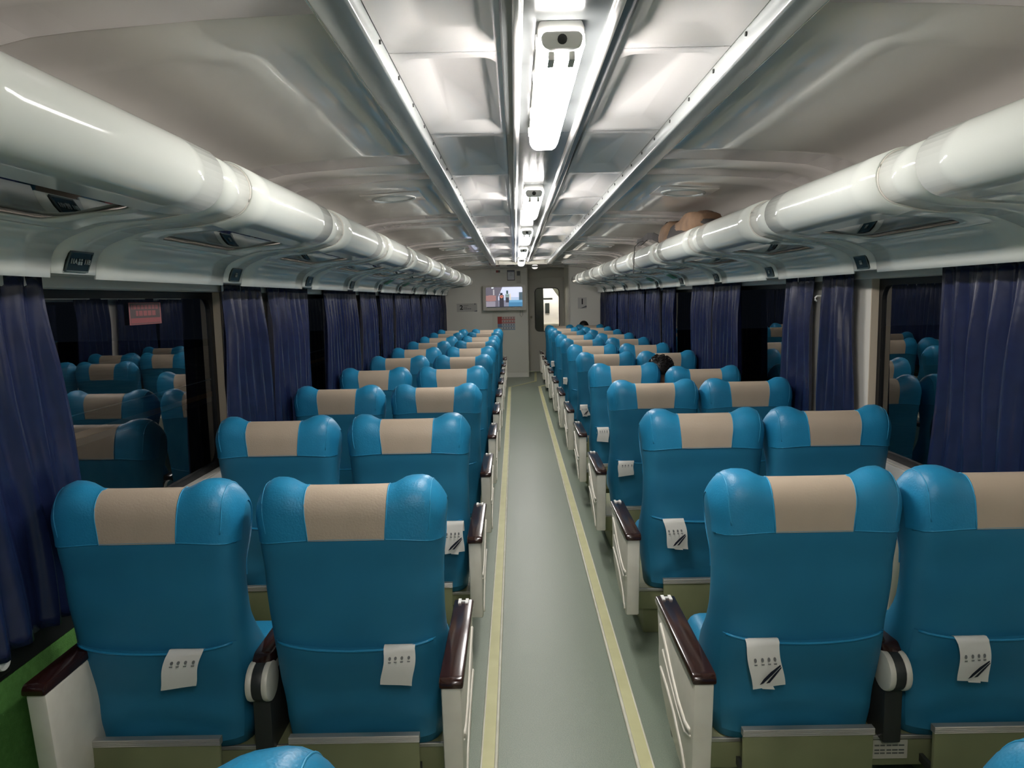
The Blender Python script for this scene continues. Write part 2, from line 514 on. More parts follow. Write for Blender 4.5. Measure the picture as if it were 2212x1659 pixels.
# rails of the channel
for s in (-1, 1):
    pr = [(CC + s * .450, CZ + .05), (CC + s * .450, CZ - .022), (CC + s * .456, CZ - .026), (CC + s * .535, CZ - .016), (CC + s * .541, CZ - .010), (CC + s * .541, CZ + .004), (CC + s * .47, CZ + .004), (CC + s * .47, CZ + .05)]
    link('channel_rail', MB().prism(pr, 'y', Y0, YE).mesh('channel_rail', 'rail', bevel=.002, seg=1), ce)
    link('channel_bead', MB().tube([(CC + s * .543, Y0, CZ - .006), (CC + s * .543, YE, CZ - .006)], .004, 6).mesh('channel_bead', 'chrome', True), ce)
    sc_ = MB()
    yy = .4
    while yy < YE:
        sc_.cyl((CC + s * .449, yy, CZ + .012), .006, 'x', .006, 8)
        yy += .3
    link('rail_screws', sc_.mesh('rail_screws', 'dark', True), ce)['kind'] = 'stuff'
link('channel_end', MB().box(CC - .541, CC + .541, YE, YE + .055, CZ - .026, CZ + .05).mesh('channel_end', 'white_plastic', bevel=.003), ce)
link('channel_end', MB().box(CC - .40, CC + .40, YE - .03, YE, CZ - .012, CZ + .05).mesh('channel_end', 'white_plastic', bevel=.003), ce)
# pressed trays either side of the lamp strip, one per bay
TZ = CZ + .025
tp = .965
ty = 2.03 - tp * 5
tray_me = {}
for s in (-1, 1):
    V, F, inner = hole_ring(.150, .448, 0, tp - .003, .170, .43, .045, tp - .045, .05, 6)
    N = len(V) // 2
    v = [(s * p[0], p[1], TZ) for p in V]
    top = [(s * lerp(.25, p[0], .62), lerp(tp / 2, p[1], .88), TZ + .028) for p in V[N:]]
    v += top
    f = list(F) + [(inner[i], inner[(i + 1) % N], 2 * N + (i + 1) % N, 2 * N + i) for i in range(N)] + [tuple(range(2 * N, 3 * N))]
    tray_me[s] = mesh_from('light_tray', v, f, 'tray', True)
    tray_me[s].set_sharp_from_angle(angle=radians(50))
while ty + tp <= YE + .1:
    for s in (-1, 1):
        if ty > Y0:
            link('light_tray', tray_me[s], ce, (CC, ty, 0))
    ty += tp
link('lamp_strip', MB().box(CC - .149, CC + .149, Y0, YE, CZ + .022, CZ + .04).mesh('lamp_strip', 'strip_grey'), ce)
for s in (-1, 1):
    link('strip_bead', MB().prism([(CC + s * x, z) for x, z in ((.098, CZ + .024), (.102, CZ + .008), (.112, CZ + .003), (.122, CZ + .008), (.126, CZ + .024))], 'y', Y0, YE).mesh('strip_bead', 'tray', bevel=.003), ce)
    link('seam_bead', MB().box(CC + s * .150 - .0025, CC + s * .150 + .0025, Y0, YE, CZ + .016, CZ + .026).mesh('seam_bead', 'dark'), ce)

# round vents let into square plates of the side panels
vents = [(-1, 4.45), (1, 4.45), (-1, 8.9), (1, 8.9), (-1, 13.3), (1, 13.3)]
for s, yv in vents:
    e = empty('ceiling_vent', (s * .85, yv, CZ - .012), (0, s * .055, 0))
    tag(e, 'round ceiling vent on a square plate, %s pair from the camera, %s side' % ({4.45: 'nearest', 8.9: 'middle', 13.3: 'farthest'}[yv], 'left' if s < 0 else 'right'), 'ceiling vent', 'vents in the side ceiling panels')
    link('vent_plate', MB().box(-.17, .17, -.17, .17, -.008, 0).mesh('vent_plate', 'ceiling', bevel=.004), e)
    rg = MB().tube([(.12 * cos(2 * pi * k / 28), .12 * sin(2 * pi * k / 28), -.010) for k in range(29)], .010, 6)
    link('vent_ring', rg.mesh('vent_ring', 'rail', True), e)
    link('vent_disc', MB().cyl((0, 0, -.010), .095, 'z', .006, 28).mesh('vent_disc', 'rail'), e)

# ------------------------------------------------------------------ ceiling lamps
def build_lamp():
    L, W = 1.08, .055
    parts = {}
    hb = MB()
    pts = [(-W + .006, .0), (W - .006, .0), (W, -.016), (W, -.034), (-W, -.034), (-W, -.016)]
    hb.prism(pts, 'y', -L / 2 + .02, L / 2)
    parts['housing'] = hb.mesh('housing', 'lamp_body', bevel=.004)
    d = []
    arc = [(-W + .002, -.034), (-W + .003, -.066), (-W + .012, -.082), (-W + .026, -.090), (W - .026, -.090), (W - .012, -.082), (W - .003, -.066), (W - .002, -.034)]
    db = MB().prism(arc, 'y', -L / 2 + .012, L / 2 - .004)
    parts['diffuser'] = db.mesh('diffuser', 'lamp')
    cb = MB()
    cb.prism([(-W + .016, -.036), (W - .016, -.036), (W - .006, -.046), (W - .010, -.066), (W - .020, -.076), (-W + .020, -.076), (-W + .010, -.066), (-W + .006, -.046)], 'y', -L / 2 - .018, -L / 2 + .012)
    parts['end_cap'] = cb.mesh('end_cap', 'lamp_clip', bevel=.006)
    parts['cable_gland'] = MB().cyl((0, -L / 2 - .019, -.056), .011, 'y', .008, 14).mesh('cable_gland', 'dark', True)
    parts['diffuser_tab'] = MB().prism([(-.036, -.060), (-.036, -.093), (.022, -.093), (.022, -.088), (-.030, -.088), (-.030, -.060)], 'x', -.007, .007).mesh('diffuser_tab', 'lamp_body')
    parts['clip'] = MB().box(-.0035, .0035, -.012, .012, -.050, -.020).mesh('clip', 'lamp_clip', bevel=.002, seg=1)
    return parts
LP = build_lamp()
for i in range(-2, 5):
    yc = 2.87 - .54 + 2.49 * i
    e = empty('ceiling_lamp', (CC - .01, yc, CZ + .022))
    lab = ('ceiling lamp in the row above the aisle, ' + ORD[i + 1] + ' in view from the camera') if i >= 0 else \
        ('ceiling lamp above the viewpoint, just out of the picture' if i == -1 else 'ceiling lamp at the rear, behind the viewpoint')
    tag(e, lab, 'ceiling lamp', 'tube lamps along the ceiling channel')
    for k, me in LP.items():
        if k == 'diffuser_tab':
            for sx in (-.024, .024):
                link('diffuser_tab', me, e, (sx, -.497, 0))
        elif k == 'clip':
            for sy in (-.48, -.2, .2, .48):
                for sx in (-1, 1):
                    link('clip', me, e, (sx * .0555, sy, 0))
        else:
            link(k, me, e)

dl = empty('ceiling_dome', (.26, 14.85, CZ))  # plain ceiling dome; the faint glow of its cover is added
tag(dl, 'small white dome with an added glow on the ceiling in front of the end door', 'ceiling dome')
link('dome_base', MB().cyl((0, 0, -.006), .066, 'z', .012, 24).mesh('dome_base', 'lamp_body', True), dl)
dm, df = [], []
for j in range(5):
    a = pi / 2 * j / 4
    dm += [(.058 * cos(a) * cos(2 * pi * k / 20) + 1e-4, .058 * cos(a) * sin(2 * pi * k / 20), -.012 - .035 * sin(a)) for k in range(20)]
df = [(j * 20 + k, j * 20 + (k + 1) % 20, (j + 1) * 20 + (k + 1) % 20, (j + 1) * 20 + k) for j in range(4) for k in range(20)]
link('dome_cover', mesh_from('dome_cover', dm, df, 'dome', True, merge=1e-5), dl)

# ------------------------------------------------------------------ luggage racks
rp = []
for k in range(15):
    a = radians(lerp(35, 258, k / 14))
    rp.append((1.01 + .08 * cos(pi - a) * 1.0, 1.955 + .08 * sin(a)))
rp = [(1.01 + .08 * cos(radians(a_)), 1.955 + .08 * sin(radians(a_))) for a_ in [40 + k * (262 - 40) / 20 for k in range(21)]]
flat = [(1.058, 1.860), (1.10, 1.8535), (1.139, 1.850), (1.19, 1.8475), (1.229, 1.844), (1.28, 1.834), (1.316, 1.821)]
lip = [(1.316, 1.821), (1.345, 1.810), (1.366, 1.800), (1.383, 1.788), (1.396, 1.771), (1.404, 1.752), (1.408, 1.73), (1.411, 1.702)]
def fz(x): 
    for (a, za), (c, zc) in zip(flat, flat[1:]):
        if x <= c: return lerp(za, zc, (x - a) / (c - a))
    return flat[-1][1]
BAND = .22
def grid_strip(prof, s, a, c, ns=1):
    v = [(s * p[0], lerp(a, c, j / ns), p[1]) for j in range(ns + 1) for p in prof]
    m_ = len(prof)
    f = [(j * m_ + i, j * m_ + i + 1, (j + 1) * m_ + i + 1, (j + 1) * m_ + i) for j in range(ns) for i in range(m_ - 1)]
    return v, f
def rack_meshes(s):
    W = P - BAND
    b = MB()
    b.add(*grid_strip(rp + flat[:1], s, .002, W - .002, 6))
    b.add(*grid_strip(lip, s, .002, W - .002, 6))
    V, F, inner = hole_ring(flat[0][0], flat[-1][0], .002, W - .002, 1.075, 1.292, .15, W - .165, .06, 6)
    # subdivide the ring between outer and inner so it follows the curved profile
    N = len(inner)
    vv, ff = [], []
    K = 4
    for k in range(K + 1):
        for i in range(N):
            p = (lerp(V[i][0], V[N + i][0], k / K), lerp(V[i][1], V[N + i][1], k / K))
            vv.append((s * p[0], p[1], fz(p[0])))
    for k in range(K):
        ff += [(k * N + i, k * N + (i + 1) % N, (k + 1) * N + (i + 1) % N, (k + 1) * N + i) for i in range(N)]
    b.add(vv, ff)
    wide = orient(mesh_from('rack_panel', b.v, b.f, 'rack', True, merge=.0004), (s * 1.19, .07, 1.85), (0, 0, -1))
    g = MB()
    pts = rrect((1.075 + 1.292) / 2, (.15 + W - .165) / 2, (1.292 - 1.075) / 2 + .006, (W - .315) / 2 + .006, .064, 6)
    def gz(x): return lerp(fz(1.075), fz(1.292), (x - 1.075) / .217) + .012
    vv = [(s * p[0], p[1], gz(p[0])) for p in pts] + [(s * p[0], p[1], gz(p[0]) + .004) for p in pts]
    n_ = len(pts)
    glass = mesh_from('glass_insert', vv, [tuple(range(n_)), tuple(range(2 * n_ - 1, n_ - 1, -1))] + [(i, (i + 1) % n_, n_ + (i + 1) % n_, n_ + i) for i in range(n_)], 'smoked')
    lip2 = [p for p in lip[:-1]] + [(1.4095, 1.714)]
    ring = [(1.01 + (x - 1.01) * 1.04, 1.955 + (z - 1.955) * 1.04) for x, z in rp]
    nb = MB().add(*grid_strip(rp + flat + lip2[1:], s, .004, BAND - .004, 2))
    band = orient(mesh_from('rack_band', nb.v, nb.f, 'rack', True, merge=.0004), (s * 1.19, .07, 1.85), (0, 0, -1))
    rings = MB().tube([(s * p[0], 0, p[1]) for p in rp + flat[:3]], .0034, 6).mesh('seam_ring', 'wall', True)
    pz0, pz1 = 1.722, 1.776
    def px(z): return interp(sorted([(q[1], q[0]) for q in lip]), z)
    pv = []
    for (yy, zz) in ((.055, pz0), (.165, pz0), (.175, pz1), (.065, pz1)):
        pv.append((s * (px(zz) - .005), yy, zz))
    back = [(p[0] + s * .01, p[1], p[2]) for p in pv]
    plate = mesh_from('seat_number_plate', pv + back, [(0, 1, 2, 3), (0, 1, 5, 4), (1, 2, 6, 5), (2, 3, 7, 6), (3, 0, 4, 7)], 'plate')
    rim = MB().tube([pv[0], pv[1], pv[2], pv[3], pv[0]], .003, 6).mesh('plate_rim', 'plate_rim', True)
    return wide, glass, band, rings, plate, rim
def small_icon(s):
    b = MB()
    for k in (-1, 1):
        b.box(-.001, .001, k * .006 - .004, k * .006 + .004, -.009, .001)
        b.box(-.001, .001, k * .006 - .0025, k * .006 + .0025, .003, .009)
    return b.mesh('plate_lettering', 'lettering')
icon = small_icon(1)
for side, s in (('left', -1), ('right', 1)):
    e = empty('luggage_rack', (0, 0, 0))
    tag(e, 'long glossy white overhead luggage rack with rounded nose along the %s wall' % side, 'luggage rack')
    wide, glass, band, rings, plate, rim = rack_meshes(s)
    yend = 13.95 if s < 0 else 13.75
    k = -4
    while True:
        yb = 2.03 + P * k
        if yb + BAND > yend: break
        solid(link('rack_band', band, e, (0, yb, 0)), .010, -1)
        link('seam_ring', rings, e, (0, yb, 0))
        link('seam_ring', rings, e, (0, yb + BAND, 0))
        pl = link('seat_number_plate', plate, e, (0, yb, 0))
        link('plate_rim', rim, pl)
        tilt = -s * .12
        if k == 0 and s < 0:
            tm = text_mesh('plate_lettering', '11A', .0195, 'lettering')
            tm2 = text_mesh('plate_lettering', '11B', .0195, 'lettering')
            for dy, me in ((-.032, tm), (.034, tm2)):
                o = link('plate_lettering', me, pl)
                o.matrix_basis = Matrix.Translation((s * 1.3925, .115 + dy, 1.749)) @ Matrix.Rotation(.3, 4, 'Y') @ Matrix.Rotation(pi / 2, 4, 'Z') @ Matrix.Rotation(pi / 2, 4, 'X')
        link('plate_icon', icon, pl, (s * 1.393, .115, 1.749), (0, -s * .3, 0))['kind'] = 'stuff'
        if yb + P < yend + .3:
            o = solid(link('rack_panel', wide, e, (0, yb + BAND, 0)), .008, -1)
            link('glass_insert', glass, e, (0, yb + BAND, 0))
        k += 1
    ylast = yb + .0
    # end cap of the nose and the closing panel towards the wall
    pts = [(s * p[0], p[1]) for p in rp + flat + lip[1:]]
    cap = MB().prism([(s * p[0], p[1]) for p in rp] , 'y', ylast - .01, ylast + .004)
    link('end_cap', cap.mesh('end_cap', 'rack'), e)
    bp_ = MB().prism([(s * 1.36, 1.815), (s * 1.40, 1.80), (s * 1.614, 1.80), (s * 1.614, 1.815)], 'y', Y0 + .1, ylast)
    link('closing_panel', bp_.mesh('closing_panel', 'rack'), e)
    ec = MB().prism([(s * p[0], p[1]) for p in [(1.03, 1.872)] + flat + lip[1:] + [(1.44, 1.70), (1.614, 1.72), (1.614, 1.89), (1.05, 1.89)]], 'y', ylast, ylast + .008)
    link('end_plate', ec.mesh('end_plate', 'rack'), e)
    for (ys, zs) in ((7.05, 1.80), (8.2, 1.80)):
        st = mesh_from('sticker', [(s * 1.318, ys, 1.8195), (s * 1.318, ys + .22, 1.8195), (s * 1.388, ys + .22, 1.779), (s * 1.388, ys, 1.779)], [(0, 1, 2, 3)], 'green_sticker')
        link('sticker', st, e)

# ------------------------------------------------------------------ curtains
random.seed(4)
CUR = {-1: [(1.05, 2.14, .10), (3.42, 3.98, .05), (4.06, 4.86, .0), (5.25, 6.34, 0), (6.50, 7.20, .06), (7.45, 8.24, 0), (8.34, 9.50, 0), (9.62, 10.55, 0), (10.75, 11.6, 0), (11.7, 12.95, 0), (13.0, 13.72, 0), (14.5, 15.22, .0)],
       1: [(2.02, 2.86, .03), (3.60, 3.96, -.02), (4.08, 4.52, 0), (5.40, 6.10, 0), (6.16, 6.86, 0), (7.60, 8.26, 0), (8.42, 9.3, 0), (9.4, 10.6, 0), (10.72, 11.8, 0), (11.9, 13.0, 0), (13.1, 14.62, 0)]}
def curtain(s, y0, y1, flare, seed):
    rnd = random.Random(seed)
    w = y1 - y0
    npl = max(4, int(w / .10))
    ny = npl * 8
    nz = 30
    zt, zb = 1.716, .672 + rnd.uniform(-.01, .01)
    ph = [rnd.uniform(-.9, .9) for _ in range(npl + 2)]
    am = [rnd.uniform(.6, 1.25) for _ in range(npl + 2)]
    sw = rnd.uniform(-1, 1)
    v = []
    for j in range(nz + 1):
        t = j / nz
        z = lerp(zt, zb, t)
        for i in range(ny + 1):
            u = i / ny
            q = u * npl
            k = int(min(q, npl - 1))
            fr = q - k
            A = lerp(am[k], am[k + 1], fr)
            ps = lerp(ph[k], ph[k + 1], fr)
            amp = lerp(.011, .027, sst(0.0, .3, t)) * A
            heading = sst(.06, .0, t)
            c = cos(2 * pi * q + ps * sst(.1, 1, t) * 2.2)
            sharp = c if c < 0 else c ** (1.0 + 2.0 * (1 - sst(.0, .3, t)))
            x = CX - amp * sharp + .004 * sin(3.1 * q + 2 * sw + 4 * t)
            x -= .010 * sin(pi * t) * sin(2 * pi * u * 1.3 + sw * 3)
            y = lerp(y0, y1, u) + (u - .3 if flare >= 0 else u - .7) * abs(flare) * 1.6 * sst(.05, 1, t) + .012 * sin(2 * pi * t + q)
            v.append((s * max(1.548, min(x, CX + .014)), y, z))
    f = [(j * (ny + 1) + i, j * (ny + 1) + i + 1, (j + 1) * (ny + 1) + i + 1, (j + 1) * (ny + 1) + i) for j in range(nz) for i in range(ny)]
    return mesh_from('curtain', v, f, 'curtain', True)
for s in (-1, 1):
    lst = CUR[s]
    for i, (a, c, fl_) in enumerate(lst):
        o = link('curtain', curtain(s, a * KY if a < 14 else a, min(c * KY, 15.24 if s < 0 else 14.84), fl_, 100 * s + i))
        sd = 'left' if s < 0 else 'right'
        if i == 0: lab = 'navy satin curtain at the %s picture edge, nearest on that side' % sd
        elif i == len(lst) - 1: lab = 'navy satin curtain on the %s side, farthest, beside the end wall' % sd
        else: lab = 'gathered navy satin curtain, %s from the camera along the %s windows' % (ORD[i + 1], sd)
        tag(o, lab, 'curtain', 'navy window curtains')
        solid(o, .0015, 0)

# ------------------------------------------------------------------ seats
HWT = [(.25, .245), (.36, .256), (.48, .268), (.62, .266), (.82, .268), (.93, .276), (1.02, .284), (1.08, .282), (1.14, .27)]
YBT = [(.25, .105), (.40, .088), (.62, .050), (.80, .030), (.95, .005), (1.12, .006)]
HTT = [(.27, .050), (.45, .058), (.62, .045), (.80, .040), (.96, .062), (1.12, .060)]
SXT = [(.27, .05), (.42, .085), (.52, .075), (.70, .018), (.84, .018), (.96, .045), (1.12, .035)]
ZB = .25
def ztop(a): return 1.083 + .023 * sst(.42, .66, a) - .085 * max(0.0, (a - .74) / .26) ** 2.3
def seatS(u, sp):
    """sp 0..1 up the back, 1..2 down the front; returns a point of the backrest surface"""
    a = min(abs(u), 1.0)
    zt = ztop(a)
    back = sp <= 1
    t = sp if back else 2 - sp
    t = t ** .8 if t < 1 else 1
    t = 1 - (1 - t) ** 1.35
    z = ZB + (zt - ZB) * t
    z1 = zt - .085
    q = max(0.0, (z - z1) / (zt - z1))
    ez = sqrt(max(0.0, 1 - q ** 2.3))
    e = max(0.0, 1 - a ** 11) ** .5
    ht0 = interp(HTT, z)
    ht = ht0 + interp(SXT, z) * a ** 3
    yb = interp(YBT, z) + .012 * a ** 6
    ym = yb + ht
    y = ym - ht * e * ez if back else ym + ht * e * ez
    if not back:
        y -= (0.0)
    return Vector((u * interp(HWT, z), y, z))
def sp_of_z(u, z, back=True):
    lo, hi = 0.0, 1.0
    for _ in range(40):
        mid = (lo + hi) / 2
        if seatS(u, mid).z < z: lo = mid
        else: hi = mid
    return lo if back else 2 - lo
def seatN(u, sp):
    e = 1e-3
    du = seatS(min(u + e, .999), sp) - seatS(max(u - e, -.999), sp)
    dv = seatS(u, min(sp + e, 1.999)) - seatS(u, max(sp - e, .001))
    n = du.cross(dv)
    return n.normalized() if n.length > 1e-12 else Vector((0, 0, 1))
def make_backrest():
    nu, ns = 24, 60
    us = [sin(pi / 2 * (-1 + 2 * i / nu)) for i in range(nu + 1)]
    v = [seatS(u, 2 * j / ns) for j in range(ns + 1) for u in us]
    f = [(j * (nu + 1) + i, j * (nu + 1) + i + 1, (j + 1) * (nu + 1) + i + 1, (j + 1) * (nu + 1) + i) for j in range(ns) for i in range(nu)]
    n = len(v)
    f.append(tuple(range(nu + 1)) + tuple(ns * (nu + 1) + nu - i for i in range(1, nu)))
    return mesh_from('backrest', v, f, 'blue_lower', True, merge=.0006)
def patch(name, ufun, spfun, off, m, nu=14, nv=24, skirt=True, offfun=None):
    """ufun(t, w): u for column t at row w; spfun(t, w): surface parameter"""
    v = []
    for j in range(nv + 1):
        for i in range(nu + 1):
            t, w = i / nu, j / nv
            u, sp = ufun(t, w), spfun(t, w)
            d = offfun(t, w) if offfun else off
            v.append(seatS(u, sp) + seatN(u, sp) * d)
    f = [(j * (nu + 1) + i, j * (nu + 1) + i + 1, (j + 1) * (nu + 1) + i + 1, (j + 1) * (nu + 1) + i) for j in range(nv) for i in range(nu)]
    if skirt:
        bd = [(i, 0) for i in range(nu + 1)] + [(nu, j) for j in range(1, nv + 1)] + [(i, nv) for i in range(nu - 1, -1, -1)] + [(0, j) for j in range(nv - 1, 0, -1)]
        n0 = len(v)
        for (i, j) in bd:
            u, sp = ufun(i / nu, j / nv), spfun(i / nu, j / nv)
            v.append(seatS(u, sp) - seatN(u, sp) * .002)
        L = len(bd)
        f += [(bd[k][1] * (nu + 1) + bd[k][0], bd[(k + 1) % L][1] * (nu + 1) + bd[(k + 1) % L][0], n0 + (k + 1) % L, n0 + k) for k in range(L)]
    me = mesh_from(name, v, f, m, True)
    me.set_sharp_from_angle(angle=radians(60))
    return me
# check the outward direction of the surface normal once
SGN = 1 if seatN(0, .5).y < 0 else -1
_n = seatN
def seatN(u, sp): return _n(u, sp) * SGN
def sp_hem(u): return sp_of_z(u, .942 - .018 * abs(u) ** 3)
UP = .425
SEAT = {}
SEAT['backrest'] = make_backrest()
def cov_u(sgn):
    return lambda t, w: sgn * lerp(UP - .01, .985, sin(pi / 2 * t))
def cov_sp(sgn):
    def g(t, w):
        u = sgn * lerp(UP - .01, .985, sin(pi / 2 * t))
        return lerp(sp_hem(u), sp_of_z(u, .80, False), w)
    return g
for sg in (-1, 1):
    SEAT['head_wing', sg] = patch('head_wing', cov_u(sg), cov_sp(sg), .0035, 'blue', 14, 34)
def pu(t, w): return lerp(-UP, UP, t) * (1 - .05 * (1 - sst(0, .35, w)))
SEAT['headrest_panel'] = patch('headrest_panel', pu, lambda t, w: lerp(sp_of_z(lerp(-UP, UP, t), .939), sp_of_z(lerp(-UP, UP, t), .80, False), w), .0042, 'beige', 14, 30)
# the seat-back pocket: slack hem, bulging body, creased foot
def pk_sp(t, w):
    u = lerp(-.90, .90, t)
    return sp_of_z(u, lerp(.275, .614 - .022 * (1 - (2 * t - 1) ** 2), w))
def pk_off(t, w):
    x = 2 * t - 1
    bulge = (1 - x ** 4)
    return .003 + bulge * (.010 * sst(.5, 1, w) + .006 + .004 * sin(9 * t + 6 * w) * (1 - w) + .005 * sin(17 * w + 5 * x * x) * sst(.55, .05, w))
SEAT['seat_pocket'] = patch('seat_pocket', lambda t, w: lerp(-.90, .90, t), pk_sp, .006, 'blue_lower', 24, 20, True, pk_off)
for sg in (-1, 1):
    pts = []
    for k in range(31):
        w = k / 30
        u = sg * UP * (1 - .05 * (1 - sst(0, .35, w)))
        sp = lerp(sp_of_z(u, .939), sp_of_z(u, .86, False), w)
        pts.append(seatS(u, sp) + seatN(u, sp) * .0035)
    SEAT['panel_piping', sg] = MB().tube(pts, .0022, 5).mesh('panel_piping', 'piping', True)
    pts = []
    for k in range(25):       # stitching over the wing
        u = sg * lerp(.84, .88, k / 24)
        sp = lerp(sp_of_z(u, .96), sp_of_z(u, .98, False), k / 24)
        pts.append(seatS(u, sp) + seatN(u, sp) * .003)
    SEAT['stitching', sg] = MB().tube(pts, .0020, 5).mesh('stitching', 'piping', True)
pts = []
for k in range(31):
    u = lerp(-.96, .96, k / 30)
    sp = sp_hem(u)
    pts.append(seatS(u, sp) + seatN(u, sp) * .002)
SEAT['hem_piping'] = MB().tube(pts, .0026, 5).mesh('hem_piping', 'piping', True)
pts = []
for k in range(25):
    t = .02 + .96 * k / 24
    u = lerp(-.90, .90, t)
    sp = pk_sp(t, 1.0)
    pts.append(seatS(u, sp) + seatN(u, sp) * (pk_off(t, 1.0)))
SEAT['pocket_hem'] = MB().tube(pts, .0045, 6).mesh('pocket_hem', 'blue', True)
# cushion
cb = bmesh.new()
bmesh.ops.create_grid(cb, x_segments=1, y_segments=1, size=1)
cb.free()
q = MB().box(-.235, .235, .14, .60, .29, .455)
SEAT['seat_cushion'] = q.mesh('seat_cushion', 'blue', bevel=.05, seg=4)

def armrest_meshes(s):
    """aisle armrest, inner side at x=0 growing towards s; y forward"""
    prof = [(-.155, .572), (.375, .572), (.362, .52), (.348, .45), (.352, .415), (.345, .38), (.30, .315), (.20, .262), (.06, .232), (-.10, .215), (-.122, .22)]
    w = .056
    a, c = sorted((0, s * w))
    body = MB().prism(prof, 'x', a, c).mesh('side_panel', 'white_plastic', bevel=.008)
    a2, c2 = sorted((-s * .004, s * (w + .006)))
    pad = MB().prism([(-.165, .573), (.385, .573), (.388, .588), (.375, .602), (-.15, .602), (-.163, .592)], 'x', a2, c2).mesh('arm_pad', 'brown', bevel=.006)
    rel = []
    xo = s * (w + .0005)
    for (pts, r) in (([(-.115, .415), (-.06, .405), (.03, .42), (.12, .455), (.22, .505), (.30, .535)], .007),
                     ([(-.12, .40), (-.05, .372), (.05, .385), (.16, .42), (.27, .46)], .004),
                     ([(-.085, .235), (-.02, .295), (.09, .345), (.2, .372), (.30, .385)], .006)):
        sm = []
        for k in range(len(pts) - 1):
            for j in range(4):
                sm.append((xo, lerp(pts[k][0], pts[k + 1][0], j / 4), lerp(pts[k][1], pts[k + 1][1], j / 4)))
        sm.append((xo, *pts[-1]))
        rel.append(MB().tube(sm, r, 6).mesh('relief_ridge', 'white_plastic', True))
    hb = MB()
    cx = s * w / 2
    hb.prism([(cx - .017, .335), (cx - .007, .335), (cx - .007, .35), (cx + .007, .35), (cx + .007, .335), (cx + .017, .335), (cx + .017, .372), (cx + .007, .372), (cx + .007, .358), (cx - .007, .358), (cx - .007, .372), (cx - .017, .372)], 'z', .602, .606)
    plate = hb.mesh('arm_plate', 'lamp_clip')
    return body, pad, rel, plate
ARM = {s: armrest_meshes(s) for s in (-1, 1)}
# centre armrest
ca = {}
ca['hinge_cheek'] = MB().cyl((0, .075, .49), .060, 'x', .020, 24).mesh('hinge_cheek', 'white_plastic', bevel=.006)
ca['hinge_core'] = MB().cyl((0, .075, .49), .058, 'x', .030, 24).mesh('hinge_core', 'dark', bevel=.002)
ca['arm_pad'] = MB().prism([(.07, .545), (.10, .57), (.42, .575), (.44, .56), (.43, .535), (.12, .525)], 'x', -.030, .030).mesh('arm_pad', 'brown', bevel=.008)
ca['arm_core'] = MB().prism([(.06, .52), (.12, .525), (.43, .535), (.42, .50), (.12, .47), (.06, .46)], 'x', -.026, .026).mesh('arm_core', 'white_plastic', bevel=.006)
ca['stem'] = MB().prism([(.06, .26), (.06, .47), (.16, .50), (.30, .40), (.30, .26)], 'x', -.028, .028).mesh('stem', 'dark', bevel=.006)
# base frame for a pair, x measured from the aisle-side armrest towards the wall (mirrored by s)
def base_meshes(s):
    b = MB()
    def bx(x0, x1, *r):
        a, c = sorted((s * x0, s * x1))
        b.box(a, c, *r)
    bx(.39, 1.46, .03, .56, .17, .275)
    base = b.mesh('base_frame', 'olive', bevel=.006)
    b = MB()
    bx(-.10, .10, .08, .46, .0, .17)
    ped = b.mesh('pedestal', 'olive', bevel=.006)
    b = MB()
    bx(.39, 1.46, .022, .034, .262, .275)
    edge = b.mesh('frame_edge', 'alu', bevel=.002, seg=1)
    k = MB()
    k.cyl((s * .375, .20, .20), .026, 'x', .05, 14)
    knob = k.mesh('release_knob', 'black', True)
    return base, edge, knob, ped
BASE = {s: base_meshes(s) for s in (-1, 1)}
fp = MB().box(-.195, .195, -.066, -.050, .165, .345)
FOOT = fp.mesh('footrest', 'olive', bevel=.003)
zig = [(-.0705 if k % 2 else -.0675, .343 + k * .0028) for k in range(9)]
FOOT_E = MB().prism(zig + [(-.046, .3654), (-.046, .343)], 'x', -.197, .197).mesh('footrest_edge', 'alu')
FOOT_A = MB().prism([(-.055, .20), (-.055, .225), (.04, .225), (.04, .20)], 'x', -.006, .006).mesh('footrest_arm', 'dark')

